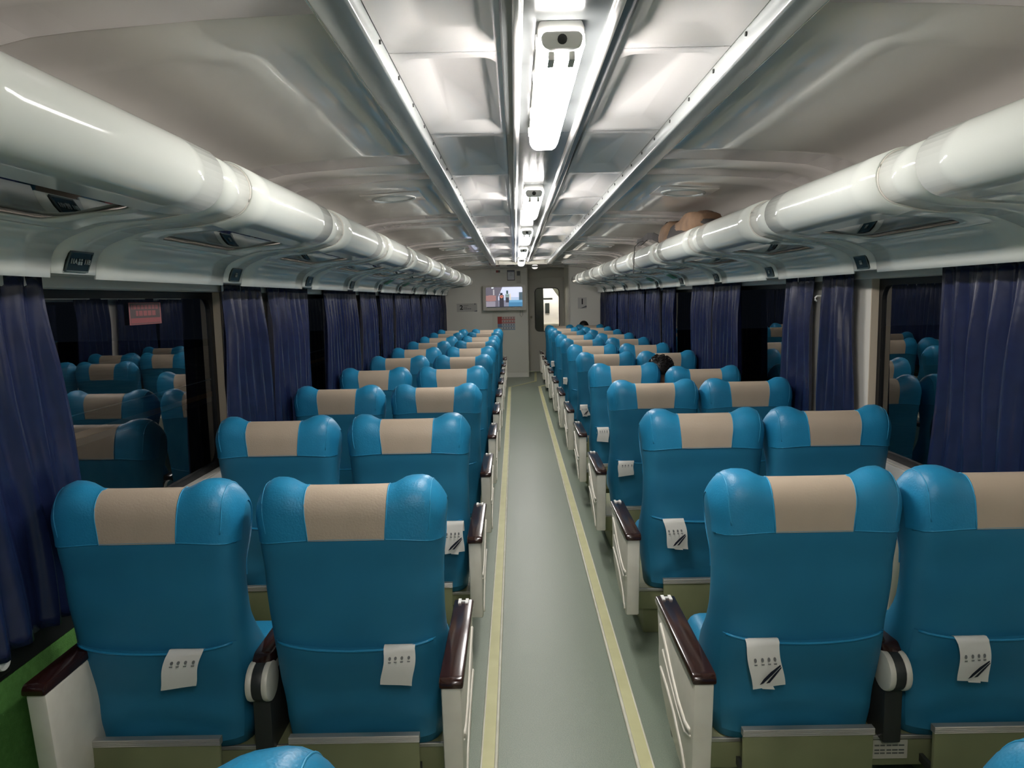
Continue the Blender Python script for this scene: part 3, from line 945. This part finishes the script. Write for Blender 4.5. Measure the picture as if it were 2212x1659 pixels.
XS = {-1: (.648, 1.25), 1: (.695, 1.268)}
def seat_pair(s, k, label, recline=None):
    e = empty('double_seat', (0, rowY(k), 0))
    tag(e, label, 'train seat', 'blue double seats in rows')
    XA, XW = XS[s]
    for which, cx in (('a', XA), ('w', XW)):
        rot = (radians(recline[which]) if recline and which in recline else 0.0)
        bk = link('backrest', SEAT['backrest'], e, (s * cx, 0, 0))
        if rot:
            piv = Matrix.Translation((s * cx, .08, .30)) @ Matrix.Rotation(rot, 4, 'X') @ Matrix.Translation((0, -.08, -.30))
            bk.matrix_basis = piv
        for n_ in ('headrest_panel', 'seat_pocket', 'hem_piping', 'pocket_hem'):
            link(n_, SEAT[n_], bk)
        for n_ in ('head_wing', 'panel_piping', 'stitching'):
            for sg in (-1, 1):
                link(n_, SEAT[n_, sg], bk)
        link('seat_cushion', SEAT['seat_cushion'], e, (s * cx, 0, 0))
        ft = link('footrest', FOOT, e, (s * (cx + .012), .10, -.045))
        link('footrest_edge', FOOT_E, ft)
        for sx in (-.185, .185):
            link('footrest_arm', FOOT_A, ft, (sx, 0, 0))
    # armrests
    body, pad, rel, plate = ARM[-s]
    a = link('aisle_armrest', body, e, (s * .372, 0, 0))
    link('arm_pad', pad, a); link('arm_plate', plate, a)
    for q_ in rel: link('relief_ridge', q_, a)
    body, pad, rel, plate = ARM[s]
    a = link('window_armrest', body, e, (s * (XW + .20), 0, 0))
    link('arm_pad', pad, a)
    a = link('centre_armrest', ca['stem'], e, (s * (XA + XW) / 2, .02, -.02))
    for sx in (-1, 1):
        link('hinge_cheek', ca['hinge_cheek'], a, (sx * .024, 0, 0))
    for n_ in ('hinge_core', 'arm_pad', 'arm_core'):
        link(n_, ca[n_], a)
    base, edge, knob, ped = BASE[s]
    bs = link('base_frame', base, e, (0, .09, -.03))
    link('pedestal', ped, bs, (s * .54, 0, .03)); link('pedestal', ped, bs, (s * 1.28, 0, .03))
    link('frame_edge', edge, bs); link('release_knob', knob, bs)
    return e
rows = {}
for s, last in ((-1, 10), (1, 11)):
    sd = 'left' if s < 0 else 'right'
    for k in range(0, last + 1):
        if k == 0: lab = 'blue double seat cut off at the bottom of the picture, %s of the aisle' % sd
        elif k == last: lab = 'blue double seat %s of the aisle, last row, nearest the end wall' % sd
        else: lab = 'blue and beige double seat %s of the aisle, %s full row from the camera' % (sd, ORD[k])
        rows[(s, k)] = seat_pair(s, k, lab, {'w': 13} if (s > 0 and k == 4) else None)
# safety sticker low on the base of the right-hand front pair
st = painted('safety_sticker', .165, .062, 66, 24, lambda u, v: (
    (40, 40, 38) if (.06 < u < .16 and .2 < v < .85 and (abs((u - .11) * 6 - (v - .5)) < .14 or abs((u - .11) * 6 + (v - .5)) < .14)) or (.22 < u < .30 and .15 < v < .85 and abs((u - .26) * 6 - (v - .5)) < .12)
    else (170, 150, 90) if .33 < u < .35 else
    (90, 92, 86) if (u > .38 and u < .95 and (int(v * 12) in (3, 5, 8)) and int(u * 60) % 7 != 0) else (186, 182, 166)), 'paint', rows[(1, 1)], (.915, -.0725 + .09, .235))
st.location = (.965, .112, .200)

# ------------------------------------------------------------------ paper bags in the seat pockets
def bag_mesh(w, h, skew, wav):
    nx, nz = 8, 12
    v = []
    prof = [(.020, -.05), (.016, -.015), (.006, .003), (-.006, .006), (-.018, 0.0)]
    for j in range(len(prof) + nz):
        for i in range(nx + 1):
            u = i / nx
            if j < len(prof):
                y, z = prof[j]
                x = (u - .5) * w
            else:
                t = (j - len(prof) + 1) / nz
                z = -h * t - .010 * wav * t * (u - .4)
                y = -.020 - .006 * sin(pi * t) - .008 * t - .004 * sin(3 * u + 2)
                x = (u - .5) * w + skew * t + .004 * wav * sin(5 * t)
            v.append((x, y, z))
    n = len(prof) + nz
    f = [(j * (nx + 1) + i, j * (nx + 1) + i + 1, (j + 1) * (nx + 1) + i + 1, (j + 1) * (nx + 1) + i) for j in range(n - 1) for i in range(nx)]
    return mesh_from('paper_bag', v, f, 'paper', True)
def bag_print(w, h, skew, stripes):
    b, g = [], MB()
    def pt(u, t): return ((u - .5) * w + skew * t, -.0315 - .006 * sin(pi * t) - .008 * t - .004 * sin(3 * u + 2), -h * t)
    def poly(mb, pts):
        v = [pt(*p) for p in pts]
        mb.add(v, [tuple(range(len(v)))])
    zt = .33 if stripes else .2
    for k, u in enumerate((.16, .38, .58, .76)):
        uu = u if stripes else 1 - u
        r = .045
        poly(g, [(uu + r * cos(a * pi / 4), zt + .05 * sin(a * pi / 4)) for a in range(8)])
        poly(g, [(uu - .05, zt + .085), (uu + .05, zt + .085), (uu + .04, zt + .115), (uu - .04, zt + .115)])
    if stripes:
        b = [MB(), MB()]
        poly(b[0], [(.22, .88), (.34, .85), (.62, .68), (.92, .48), (.90, .45), (.60, .60), (.36, .75)])
        poly(b[1], [(.42, .86), (.54, .845), (.72, .70), (.93, .52), (.92, .495), (.68, .66)])
    return b, g
BAGS = [(-1, 1, -1.145, .103, .105, -.026, False, 'window', 'blank side out'), (-1, 1, -.511, .092, .108, -.008, False, 'aisle', ''),
        (1, 1, .560, .098, .135, .014, True, 'aisle', ''), (1, 1, 1.175, .096, .122, .004, True, 'window', ''),
        (-1, 2, -.448, .09, .138, -.002, True, 'aisle', ''), (1, 2, .553, .096, .128, .022, True, 'aisle', ''),
        (1, 3, .518, .096, .086, -.008, False, 'aisle', ''), (1, 4, .515, .09, .105, 0, False, 'aisle', ''),
        (1, 5, .478, .07, .10, .02, True, 'aisle', ''), (1, 7, .466, .05, .078, 0, False, 'aisle', ''), (1, 9, .43, .05, .085, 0, False, 'aisle', '')]
for i, (s, k, cx, w, h, skew, stripes, pos, _) in enumerate(BAGS):
    u = (cx - s * XS[s][0 if pos == 'aisle' else 1]) / .262
    zh = .614 - .022 * (1 - (u / .9) ** 2)
    e = link('paper_bag', bag_mesh(w, h, skew, 1 if i % 2 else -1), None, (cx, rowY(k) + .052 - .012, zh + .002))
    sd = 'left' if s < 0 else 'right'
    tag(e, 'white paper bag %s, %s-row %s-side seat, %s of aisle' % ('with dark slanted stripes' if stripes else 'with small grey icons', ORD[k], pos, sd), 'paper bag', 'paper bags in seat pockets')
    b, g = bag_print(w, h, skew, stripes)
    for q_ in b: link('printed_stripe', q_.mesh('printed_stripe', 'ink'), e)
    link('printed_icons', g.mesh('printed_icons', 'ink_grey'), e)['kind'] = 'stuff'
    if stripes:
        link('inner_flap', MB().add([(-.2 * w, -.024, -h * .9), (.25 * w, -.024, -h * .9), (.22 * w + skew, -.026, -h * 1.06), (-.15 * w + skew, -.026, -h * 1.04)], [(0, 1, 2, 3)]).mesh('inner_flap', 'paper'), e)

# ------------------------------------------------------------------ television and notices on the end wall
tv = empty('television', (-.361, Y1, 1.385))
tag(tv, 'wall television showing a video, in a cream frame on the end wall', 'television')
hw_, hh_ = .435, .505
V, F, inner = hole_ring(-hw_, hw_, 0, hh_, -.374, .366, .062, .47, .03, 6)
N = len(inner)
v = [(p[0], -.20, p[1]) for p in V] + [(p[0], -.185, p[1]) for p in V[N:]]
f = list(F) + [(inner[i], inner[(i + 1) % N], 2 * N + (i + 1) % N, 2 * N + i) for i in range(N)]
link('bezel', mesh_from('bezel', v, f, 'white_plastic'), tv)
link('cabinet', MB().box(-hw_, hw_, -.1995, -.008, 0, hh_).mesh('cabinet', 'white_plastic'), tv).scale = (.999, .92, .999)
def tvpix(u, v):
    if v < .05: return (30, 36, 44)
    if u < .34 - max(0, .28 * (v - .6)) * .5 or (u < .46 and v > .62 + (0.46 - u) * -1.6 and u < .36 + .25 * (v - .6)):
        base = (96, 92, 104)
        if .3 < v < .62 and u < .28 and abs(v - .46) < .15 - .2 * abs(u - .14): return (150, 112, 110)
        if abs(u - .22) < .022 and .6 < v < .88: return (168, 164, 168)
        if v < .3 and u < .26: return (140, 134, 146)
        if v > .93 and .16 < u < .22: return (225, 230, 235)
        return base
    if abs(u - .43) < .055 and .05 < v < .60:
        if (u - .43) ** 2 + ((v - .53) * .6) ** 2 < .0016 and (u - .43) ** 2 + ((v - .53) * .6) ** 2 > .0003: return (226, 132, 108)
        return (44, 42, 54)
    if abs(u - .43) < .035 and .60 < v < .72: return (34, 32, 40)
    if abs(u - .585) < .045 and .25 < v < .50: return (46, 44, 58)
    if abs(u - .59) < .055 and .50 < v < .66: return (60, 92, 90) if int(v * 40) % 2 else (180, 196, 196)
    if abs(u - .585) < .028 and .66 < v < .82: return (28, 66, 64)
    if abs(u - .665) < .02 and .35 < v < .68: return (214, 196, 170)
    if v < .36 and u > .62:
        return (60, 120, 160) if v < .25 else (96, 152, 188)
    if u > .90 and .36 < v < .74: return (52, 78, 92)
    if v < .36: return (120, 122, 140)
    if u > .5 and v < .5: return (168, 186, 214)
    return (206, 212, 238)
sc = painted('screen', .75, .42, 100, 56, tvpix, 'screen', tv, (-.004, -.187, .266))
link('indicator', MB().cyl((.05, -.201, .03), .006, 'y', .004, 10).mesh('indicator', 'dark', True), tv)
cb = MB().tube([(.32, -.05, .0), (.31, -.02, -.10), (.34, -.012, -.14), (.37, -.012, -.10), (.37, -.03, 0)], .004, 6)
link('cable', cb.mesh('cable', 'rail', True), tv)

def sheet(name, label, cat, x0, x1, z0, z1, y, fn, nx, nz, thick=.004, frame=None, parent_mat='white_plastic'):
    e = empty(name, ((x0 + x1) / 2, y, z0))
    tag(e, label, cat)
    w, h = x1 - x0, z1 - z0
    link('backing', MB().box(-w / 2, w / 2, -thick, 0, 0, h).mesh('backing', frame or parent_mat, bevel=.001, seg=1), e)
    k = .88 if frame else .985
    painted('print', w * k, h * k, nx, nz, fn, 'paint', e, (0, -thick - .0008, h / 2))
    return e
def info2(u, v):
    if u > .82 and v < .16 and (u - .82) * .9 > v: return (110, 112, 116)
    if .32 < u < .72 and int(v * 10) in (3, 5, 7) and (int(u * 60) % 6) and u < (.56 if v > .6 else .72 if v < .4 else .5): return (150, 150, 148)
    if .86 < u < .94 and v > .82: return (140, 140, 140)
    return (206, 204, 196)
e = sheet('information_sign', 'wide pale information sign with a large figure 2, left of the television', 'sign', -1.345, -.925, 1.37, 1.54, Y1 - .006, info2, 60, 24)
link('lettering', text_mesh('lettering', '2', .13, 'dark'), e, (-.115, -.006, .085), (pi / 2, 0, 0))
def info1(u, v):
    if v < .25 and u > .3 and (u - .3) * .38 > v - .02 and v > (u - .3) * .16: return (100, 102, 106)
    return (210, 208, 200)
e = sheet('number_sign', 'square white sign with a black figure 1, right of the door', 'sign', 1.108, 1.285, 1.395, 1.615, YR, info1, 30, 36)
link('lettering', text_mesh('lettering', '1', .15, 'black'), e, (0, -.006, .135), (pi / 2, 0, 0))
def cal(u, v):
    top = v > .5
    if u < .24: return (186, 62, 56) if v > .47 else (120, 150, 182) if v > .2 else (200, 198, 194)
    r = int(v * 4)
    fv = v * 4 - r
    c = (u - .26) / .74 * 5
    fu = c - int(c)
    if fv < .2: return (196, 88, 80) if top else (140, 164, 190)
    if (fu - .5) ** 2 + (fv - .58) ** 2 < .055: return (150, 128, 126) if top else (128, 136, 146)
    return (226, 196, 188) if top else (206, 210, 214)
sheet('safety_poster', 'red and blue grid poster of small pictograms below the television', 'poster', -.515, -.150, .98, 1.258, Y1 - .006, cal, 66, 52, .003)
def cert(u, v):
    if v > .86: return (120, 124, 134)
    if .3 < u < .7 and .45 < v < .6 and int(u * 40) % 2: return (150, 150, 150)
    if .42 < u < .58 and .7 < v < .76: return (130, 130, 130)
    return (220, 222, 224)
sheet('framed_notice', 'small framed notice high on the end wall above the television', 'notice', -.297, -.142, 1.99, 2.20, Y1 - .006, cert, 30, 40, .012, 'dark')
e = empty('wall_control_box', (-.065, Y1 - .006, 1.93))
tag(e, 'narrow cream control box with a grey display beside the framed notice', 'control box')
link('box_case', MB().box(-.045, .045, -.03, 0, 0, .255).mesh('box_case', 'white_plastic', bevel=.004), e)
link('box_display', MB().box(-.034, .034, -.033, -.03, .155, .245).mesh('box_display', 'ink_grey', bevel=.001, seg=1), e)
sheet('small_red_notice', 'tiny red and grey notice near the ceiling of the end wall', 'notice', -.525, -.44, 2.155, 2.20, Y1 - .006, lambda u, v: (150, 66, 56) if u < .55 else (96, 96, 90), 12, 6, .003)

# red sticker on the first left window
def stick(u, v):
    if u < .03 or u > .97 or v < .04 or v > .96: return (132, 62, 64)
    if .70 < v < .90 and .08 < u < .93 and int(u * 44) % 5: return (126, 54, 56)
    if .40 < v < .62 and .20 < u < .84 and int(u * 44) % 6: return (126, 54, 56)
    if .08 < v < .30 and .05 < u < .97: return (124, 46, 50)
    return (48, 26, 28)
so = painted('window_sticker', .262, .088, 88, 30, stick, 'paint', None, (-1.652, 3.02, 1.59), (0, 0, pi / 2))
tag(so, 'red warning sticker on the glass of the nearest left window', 'sticker')
# emergency hammer on the second left pillar
hm = empty('emergency_hammer', (-1.60, 6.74, 1.385))
tag(hm, 'red emergency hammer hanging between curtains on the left wall', 'hammer')
link('handle', MB().prism([(-.016, 0), (.016, 0), (.012, .16), (-.012, .16)], 'x', -.012, .012).mesh('handle', 'red', bevel=.005), hm)
link('hammer_head', MB().tube([(0, -.04, .185), (0, -.028, .185), (0, .028, .185), (0, .04, .185)], [.004, .018, .018, .004], 12).mesh('hammer_head', 'red', True), hm)
link('bracket', MB().box(-.014, -.006, -.02, .02, .02, .2).mesh('bracket', 'white_plastic'), hm)
# socket low on the left wall at the picture edge
wk = empty('wall_hook', (-1.595, 1.93, .655))
tag(wk, 'white round coat hook on a dark plate, low at the left picture edge', 'hook')
link('hook_plate', MB().box(-.012, .006, -.05, .05, -.05, .05).mesh('hook_plate', 'black', bevel=.008), wk)
link('hook_disc', MB().cyl((.012, 0, 0), .024, 'x', .03, 18).mesh('hook_disc', 'lamp_clip', bevel=.006), wk)
# small curtain tie-back hooks on the right pillar
th = empty('curtain_hook', (1.585, 4.24, 1.60))
tag(th, 'small white curtain hook on the right wall between two curtains', 'hook')
link('hook_arm', MB().tube([(.03, 0, 0), (-.02, 0, 0), (-.03, 0, -.008), (-.03, 0, -.02), (-.02, 0, -.028)], .005, 8).mesh('hook_arm', 'lamp_clip', True), th)
link('hook_base', MB().cyl((.028, 0, 0), .014, 'x', .006, 14).mesh('hook_base', 'lamp_clip', True), th)

# ------------------------------------------------------------------ backpack on the right rack
bp = empty('backpack', (1.07, 5.3, 1.90))
tag(bp, 'tan and charcoal backpack lying on the right luggage rack', 'backpack')
def blob(name, m, c, r, seed, p=2.6, nu=28, nv=16, lump=.05):
    rnd = random.Random(seed)
    k = [(rnd.uniform(1, 4), rnd.uniform(1, 4), rnd.uniform(0, 6)) for _ in range(4)]
    v = []
    for j in range(nv + 1):
        ph = -pi / 2 + pi * j / nv
        for i in range(nu):
            th = 2 * pi * i / nu
            def sp(x): return abs(x) ** (2 / p) * (1 if x >= 0 else -1)
            d = 1 + lump * sum(sin(a * th * 1 + b_ * ph * 2 + o_) for a, b_, o_ in [(round(q[0]), q[1], q[2]) for q in k]) / 2
            v.append((c[0] + r[0] * sp(cos(ph)) * sp(cos(th)) * d, c[1] + r[1] * sp(cos(ph)) * sp(sin(th)) * d, c[2] + r[2] * sp(sin(ph)) * (d if ph > -.6 else 1)))
    f = [(j * nu + i, j * nu + (i + 1) % nu, (j + 1) * nu + (i + 1) % nu, (j + 1) * nu + i) for j in range(nv) for i in range(nu)]
    return mesh_from(name, v, f, m, True, merge=.0003)
link('bag_body', blob('bag_body', 'bag_dark', (.03, -.02, .145), (.13, .56, .10), 3), bp)
link('top_panel', blob('top_panel', 'bag_brown', (.02, -.20, .185), (.115, .36, .085), 8), bp)
link('front_pocket', blob('front_pocket', 'bag_brown', (.0, .36, .165), (.115, .22, .105), 5), bp)
link('haul_loop', MB().tube([(-.03, .50, .25), (-.03, .54, .275), (-.03, .585, .27), (-.03, .56, .24)], .012, 8).mesh('haul_loop', 'bag_dark', True), bp)
sv = []
path = [(-.10, .45, .14), (-.13, .62, .185), (-.14, .80, .20), (-.14, .98, .185), (-.15, 1.06, .172), (-.16, 1.18, .176)]
for (x, y, z) in path:
    sv += [(x, y, z - .028), (x + .004, y, z + .028), (x + .014, y, z + .028), (x + .010, y, z - .028)]
sf = [(4 * i + k, 4 * i + (k + 1) % 4, 4 * i + 4 + (k + 1) % 4, 4 * i + 4 + k) for i in range(len(path) - 1) for k in range(4)] + [(0, 1, 2, 3), tuple(4 * (len(path) - 1) + k for k in (3, 2, 1, 0))]
link('shoulder_strap', mesh_from('shoulder_strap', sv, sf, 'bag_dark'), bp)
hs = MB()
pa = [(-.12, .98, .176), (-.17, 1.0, .165), (-.205, 1.0, .13), (-.21, 1.0, .06), (-.212, 1.01, -.02), (-.214, 1.02, -.09)]
v = []
for (x, y, z) in pa:
    v += [(x, y - .014, z), (x, y + .014, z), (x - .004, y + .014, z + .002), (x - .004, y - .014, z + .002)]
hs.add(v, [(4 * i + k, 4 * i + (k + 1) % 4, 4 * i + 4 + (k + 1) % 4, 4 * i + 4 + k) for i in range(len(pa) - 1) for k in range(4)])
link('hanging_strap', hs.mesh('hanging_strap', 'bag_dark'), bp)

# ------------------------------------------------------------------ people (seated, mostly hidden by the seats)
def person(label, loc, lean, curly, seed, turn=0.0):
    """seated figure: origin on the floor below the hips, facing +Y"""
    rnd = random.Random(seed)
    e = empty('person', loc, (0, 0, turn))
    tag(e, label, 'person')
    J = dict(pel=(0, .0, .50, .115), wai=(lean * .35, -.02, .64, .105), che=(lean * .7, -.03, .80, .125), nec=(lean * .95, -.01, .93, .052), jaw=(lean * 1.02, .025, 1.0, .066), cra=(lean * 1.06, .012, 1.085, .084), top=(lean * 1.08, .005, 1.13, .06),
             ls=(lean * .8 - .16, -.03, .87, .058), le=(lean * .8 - .21, .05, .66, .044), lw=(-.13 + lean * .3, .24, .59, .030), lh=(-.06, .31, .58, .030),
             rs=(lean * .8 + .16, -.03, .87, .058), re=(lean * .8 + .21, .05, .66, .044), rw=(.13 + lean * .3, .24, .59, .030), rh=(.06, .31, .58, .030),
             lp=(-.09, .03, .50, .085), lk=(-.12, .42, .50, .062), la=(-.12, .43, .10, .042), lt=(-.12, .56, .04, .035),
             rp_=(.09, .03, .50, .085), rk=(.12, .42, .50, .062), ra=(.12, .43, .10, .042), rt=(.12, .56, .04, .035))
    names = list(J)
    ed = [('pel', 'wai'), ('wai', 'che'), ('che', 'nec'), ('nec', 'jaw'), ('jaw', 'cra'), ('cra', 'top'), ('che', 'ls'), ('ls', 'le'), ('le', 'lw'), ('lw', 'lh'), ('che', 'rs'), ('rs', 're'), ('re', 'rw'), ('rw', 'rh'),
          ('pel', 'lp'), ('lp', 'lk'), ('lk', 'la'), ('la', 'lt'), ('pel', 'rp_'), ('rp_', 'rk'), ('rk', 'ra'), ('ra', 'rt')]
    verts = [Vector(J[n][:3]) for n in names]
    rad = [J[n][3] for n in names]
    edges = [(names.index(a), names.index(b_)) for a, b_ in ed]
    # five short fingers on each hand
    for h, sx in (('lh', 1), ('rh', -1)):
        base = Vector(J[h][:3])
        for k in range(5):
            i0 = len(verts)
            o = Vector((sx * (-.028 + .014 * k), .012 if k < 4 else -.01, 0)) if k < 4 else Vector((sx * .03, .0, .006))
            L = (.055, .066, .070, .060, .045)[k]
            verts.append(base + o + Vector((0, .02, 0))); rad.append(.0085)
            verts.append(base + o + Vector((0, .02 + L * .5, -.004))); rad.append(.008)
            verts.append(base + o + Vector((0, .02 + L * .85, -.02))); rad.append(.0065)
            edges += [(names.index(h), i0), (i0, i0 + 1), (i0 + 1, i0 + 2)]
    me = bpy.data.meshes.new('body')
    me.from_pydata([tuple(v) for v in verts], edges, [])
    o = bpy.data.objects.new('body', me)
    COL.objects.link(o)
    sk = o.modifiers.new('skin', 'SKIN')
    for sv_, r in zip(me.skin_vertices[0].data, rad):
        sv_.radius = (r, r)
        sv_.use_root = False
    me.skin_vertices[0].data[0].use_root = True
    sk.use_smooth_shade = True
    ss = o.modifiers.new('sub', 'SUBSURF')
    ss.levels = ss.render_levels = 2
    dg = bpy.context.evaluated_depsgraph_get()
    me2 = bpy.data.meshes.new_from_object(o.evaluated_get(dg))
    bpy.data.objects.remove(o)
    me2.name = 'body'
    me2.materials.clear()
    for k in ('skin', 'shirt', 'trousers'):
        me2.materials.append(M[k])
    for p in me2.polygons:
        c = p.center
        p.use_smooth = True
        if c.z > .93 or (c.y > .17 and c.z > .545 and abs(c.x) < .2): p.material_index = 0
        elif c.z > .52 and c.y < .16 or c.z > .56: p.material_index = 1
        else: p.material_index = 2
    body = link('body', me2, e)
    hd = Vector((lean * 1.06, .012, 1.07))
    ears = []
    nose = ([hd + Vector(q) for q in ((0, .112, -.035), (-.014, .085, -.04), (.014, .085, -.04), (0, .082, .012), (0, .09, -.048))], [(0, 1, 3), (0, 3, 2), (0, 4, 1), (0, 2, 4)])
    for sx in (-1, 1):
        ears.append(MB().tube([hd + Vector((sx * .08, -.005, -.03)), hd + Vector((sx * .088, -.01, .0)), hd + Vector((sx * .084, -.008, .02))], [.008, .014, .008], 8))
    link('nose', MB().add(*nose).mesh('nose', 'skin'), body)
    for q_ in ears: link('ear', q_.mesh('ear', 'skin', True), body)
    # hair cap
    hv = MB()
    nu, nv = 24, 12
    v = []
    for j in range(nv + 1):
        ph = pi * .62 * j / nv
        for i in range(nu):
            th = 2 * pi * i / nu
            front = max(0, sin(th))
            phh = ph * (1 - .38 * front)
            R = .097 + (.004 + .010 * rnd.random() if curly else .002)
            v.append((hd.x + R * .93 * sin(phh) * cos(th), hd.y + R * 1.05 * sin(phh) * sin(th) - .006, hd.z + R * 1.0 * cos(phh)))
    f = [(j * nu + i, j * nu + (i + 1) % nu, (j + 1) * nu + (i + 1) % nu, (j + 1) * nu + i) for j in range(nv) for i in range(nu)]
    hv.add(v, f)
    link('hair', mesh_from('hair', hv.v, hv.f, 'hair', True, merge=.0003), body)
    if curly:
        cu = MB()
        for k in range(260):
            a, z = rnd.uniform(0, 2 * pi), rnd.uniform(-.35, 1)
            if sin(a) > .3 and z < .35: continue
            q = sqrt(1 - z * z)
            c = hd + Vector((q * cos(a) * .098, q * sin(a) * .106 - .006, z * .104))
            r_ = rnd.uniform(.008, .015)
            n_ = Vector((q * cos(a), q * sin(a), z))
            t_ = n_.orthogonal().normalized()
            t_.rotate(Matrix.Rotation(rnd.uniform(0, 6.28), 3, n_))
            pts = [c + (t_ * cos(x) + n_ * sin(x)) * r_ for x in [i * 5.0 / 7 for i in range(8)]]
            cu.tube(pts, .0022, 4)
        o = link('curls', cu.mesh('curls', 'hair', True), body)
        o['kind'] = 'stuff'
    return e
person('person with curly black hair leaning between the seats of the fourth right row', (1.15, rowY(4) + .27, -.03), -.13, True, 2)
person('person with smooth black hair in the last right row, only the head top showing', (1.165, rowY(11) + .20, .005), 0.0, False, 5)

# ------------------------------------------------------------------ outside at night
gr = tag(link('ground', MB().box(-40, 40, -20, 60, -1.25, -1.15).mesh('ground', 'ground')), 'dark ballast beside the train', kind='structure')
pf = tag(link('platform', MB().box(-13, -5.55, -10, 45, -1.15, -.08).mesh('platform', 'platform')), 'dim station platform beyond the left windows', kind='structure')
link('edge_line', MB().box(-6.15, -5.85, -10, 45, -.08, -.075).mesh('edge_line', 'yellow'), pf)
link('edge_line', MB().box(-7.2, -7.12, -10, 45, -.08, -.075).mesh('edge_line', 'lamp_clip'), pf)
for (x, y, z, dy, lab) in ((-14.5, 20.9, 2.15, .8, 'farther'), (-13.0, 11.0, 1.9, 1.2, 'nearer')):
    e = empty('platform_lamp', (x, y, -1.15))
    tag(e, 'thin lit tube lamp out on the dark platform, the %s one' % lab, 'lamp')
    link('lamp_post', MB().tube([(0, 0, 0), (0, 0, z + 1.13)], .04, 8).mesh('lamp_post', 'dark', True), e)
    link('lamp_tube', MB().tube([(0, -dy / 2, z + 1.15), (0, dy / 2, z + 1.15)], .035, 8).mesh('lamp_tube', 'out_lamp', True), e)
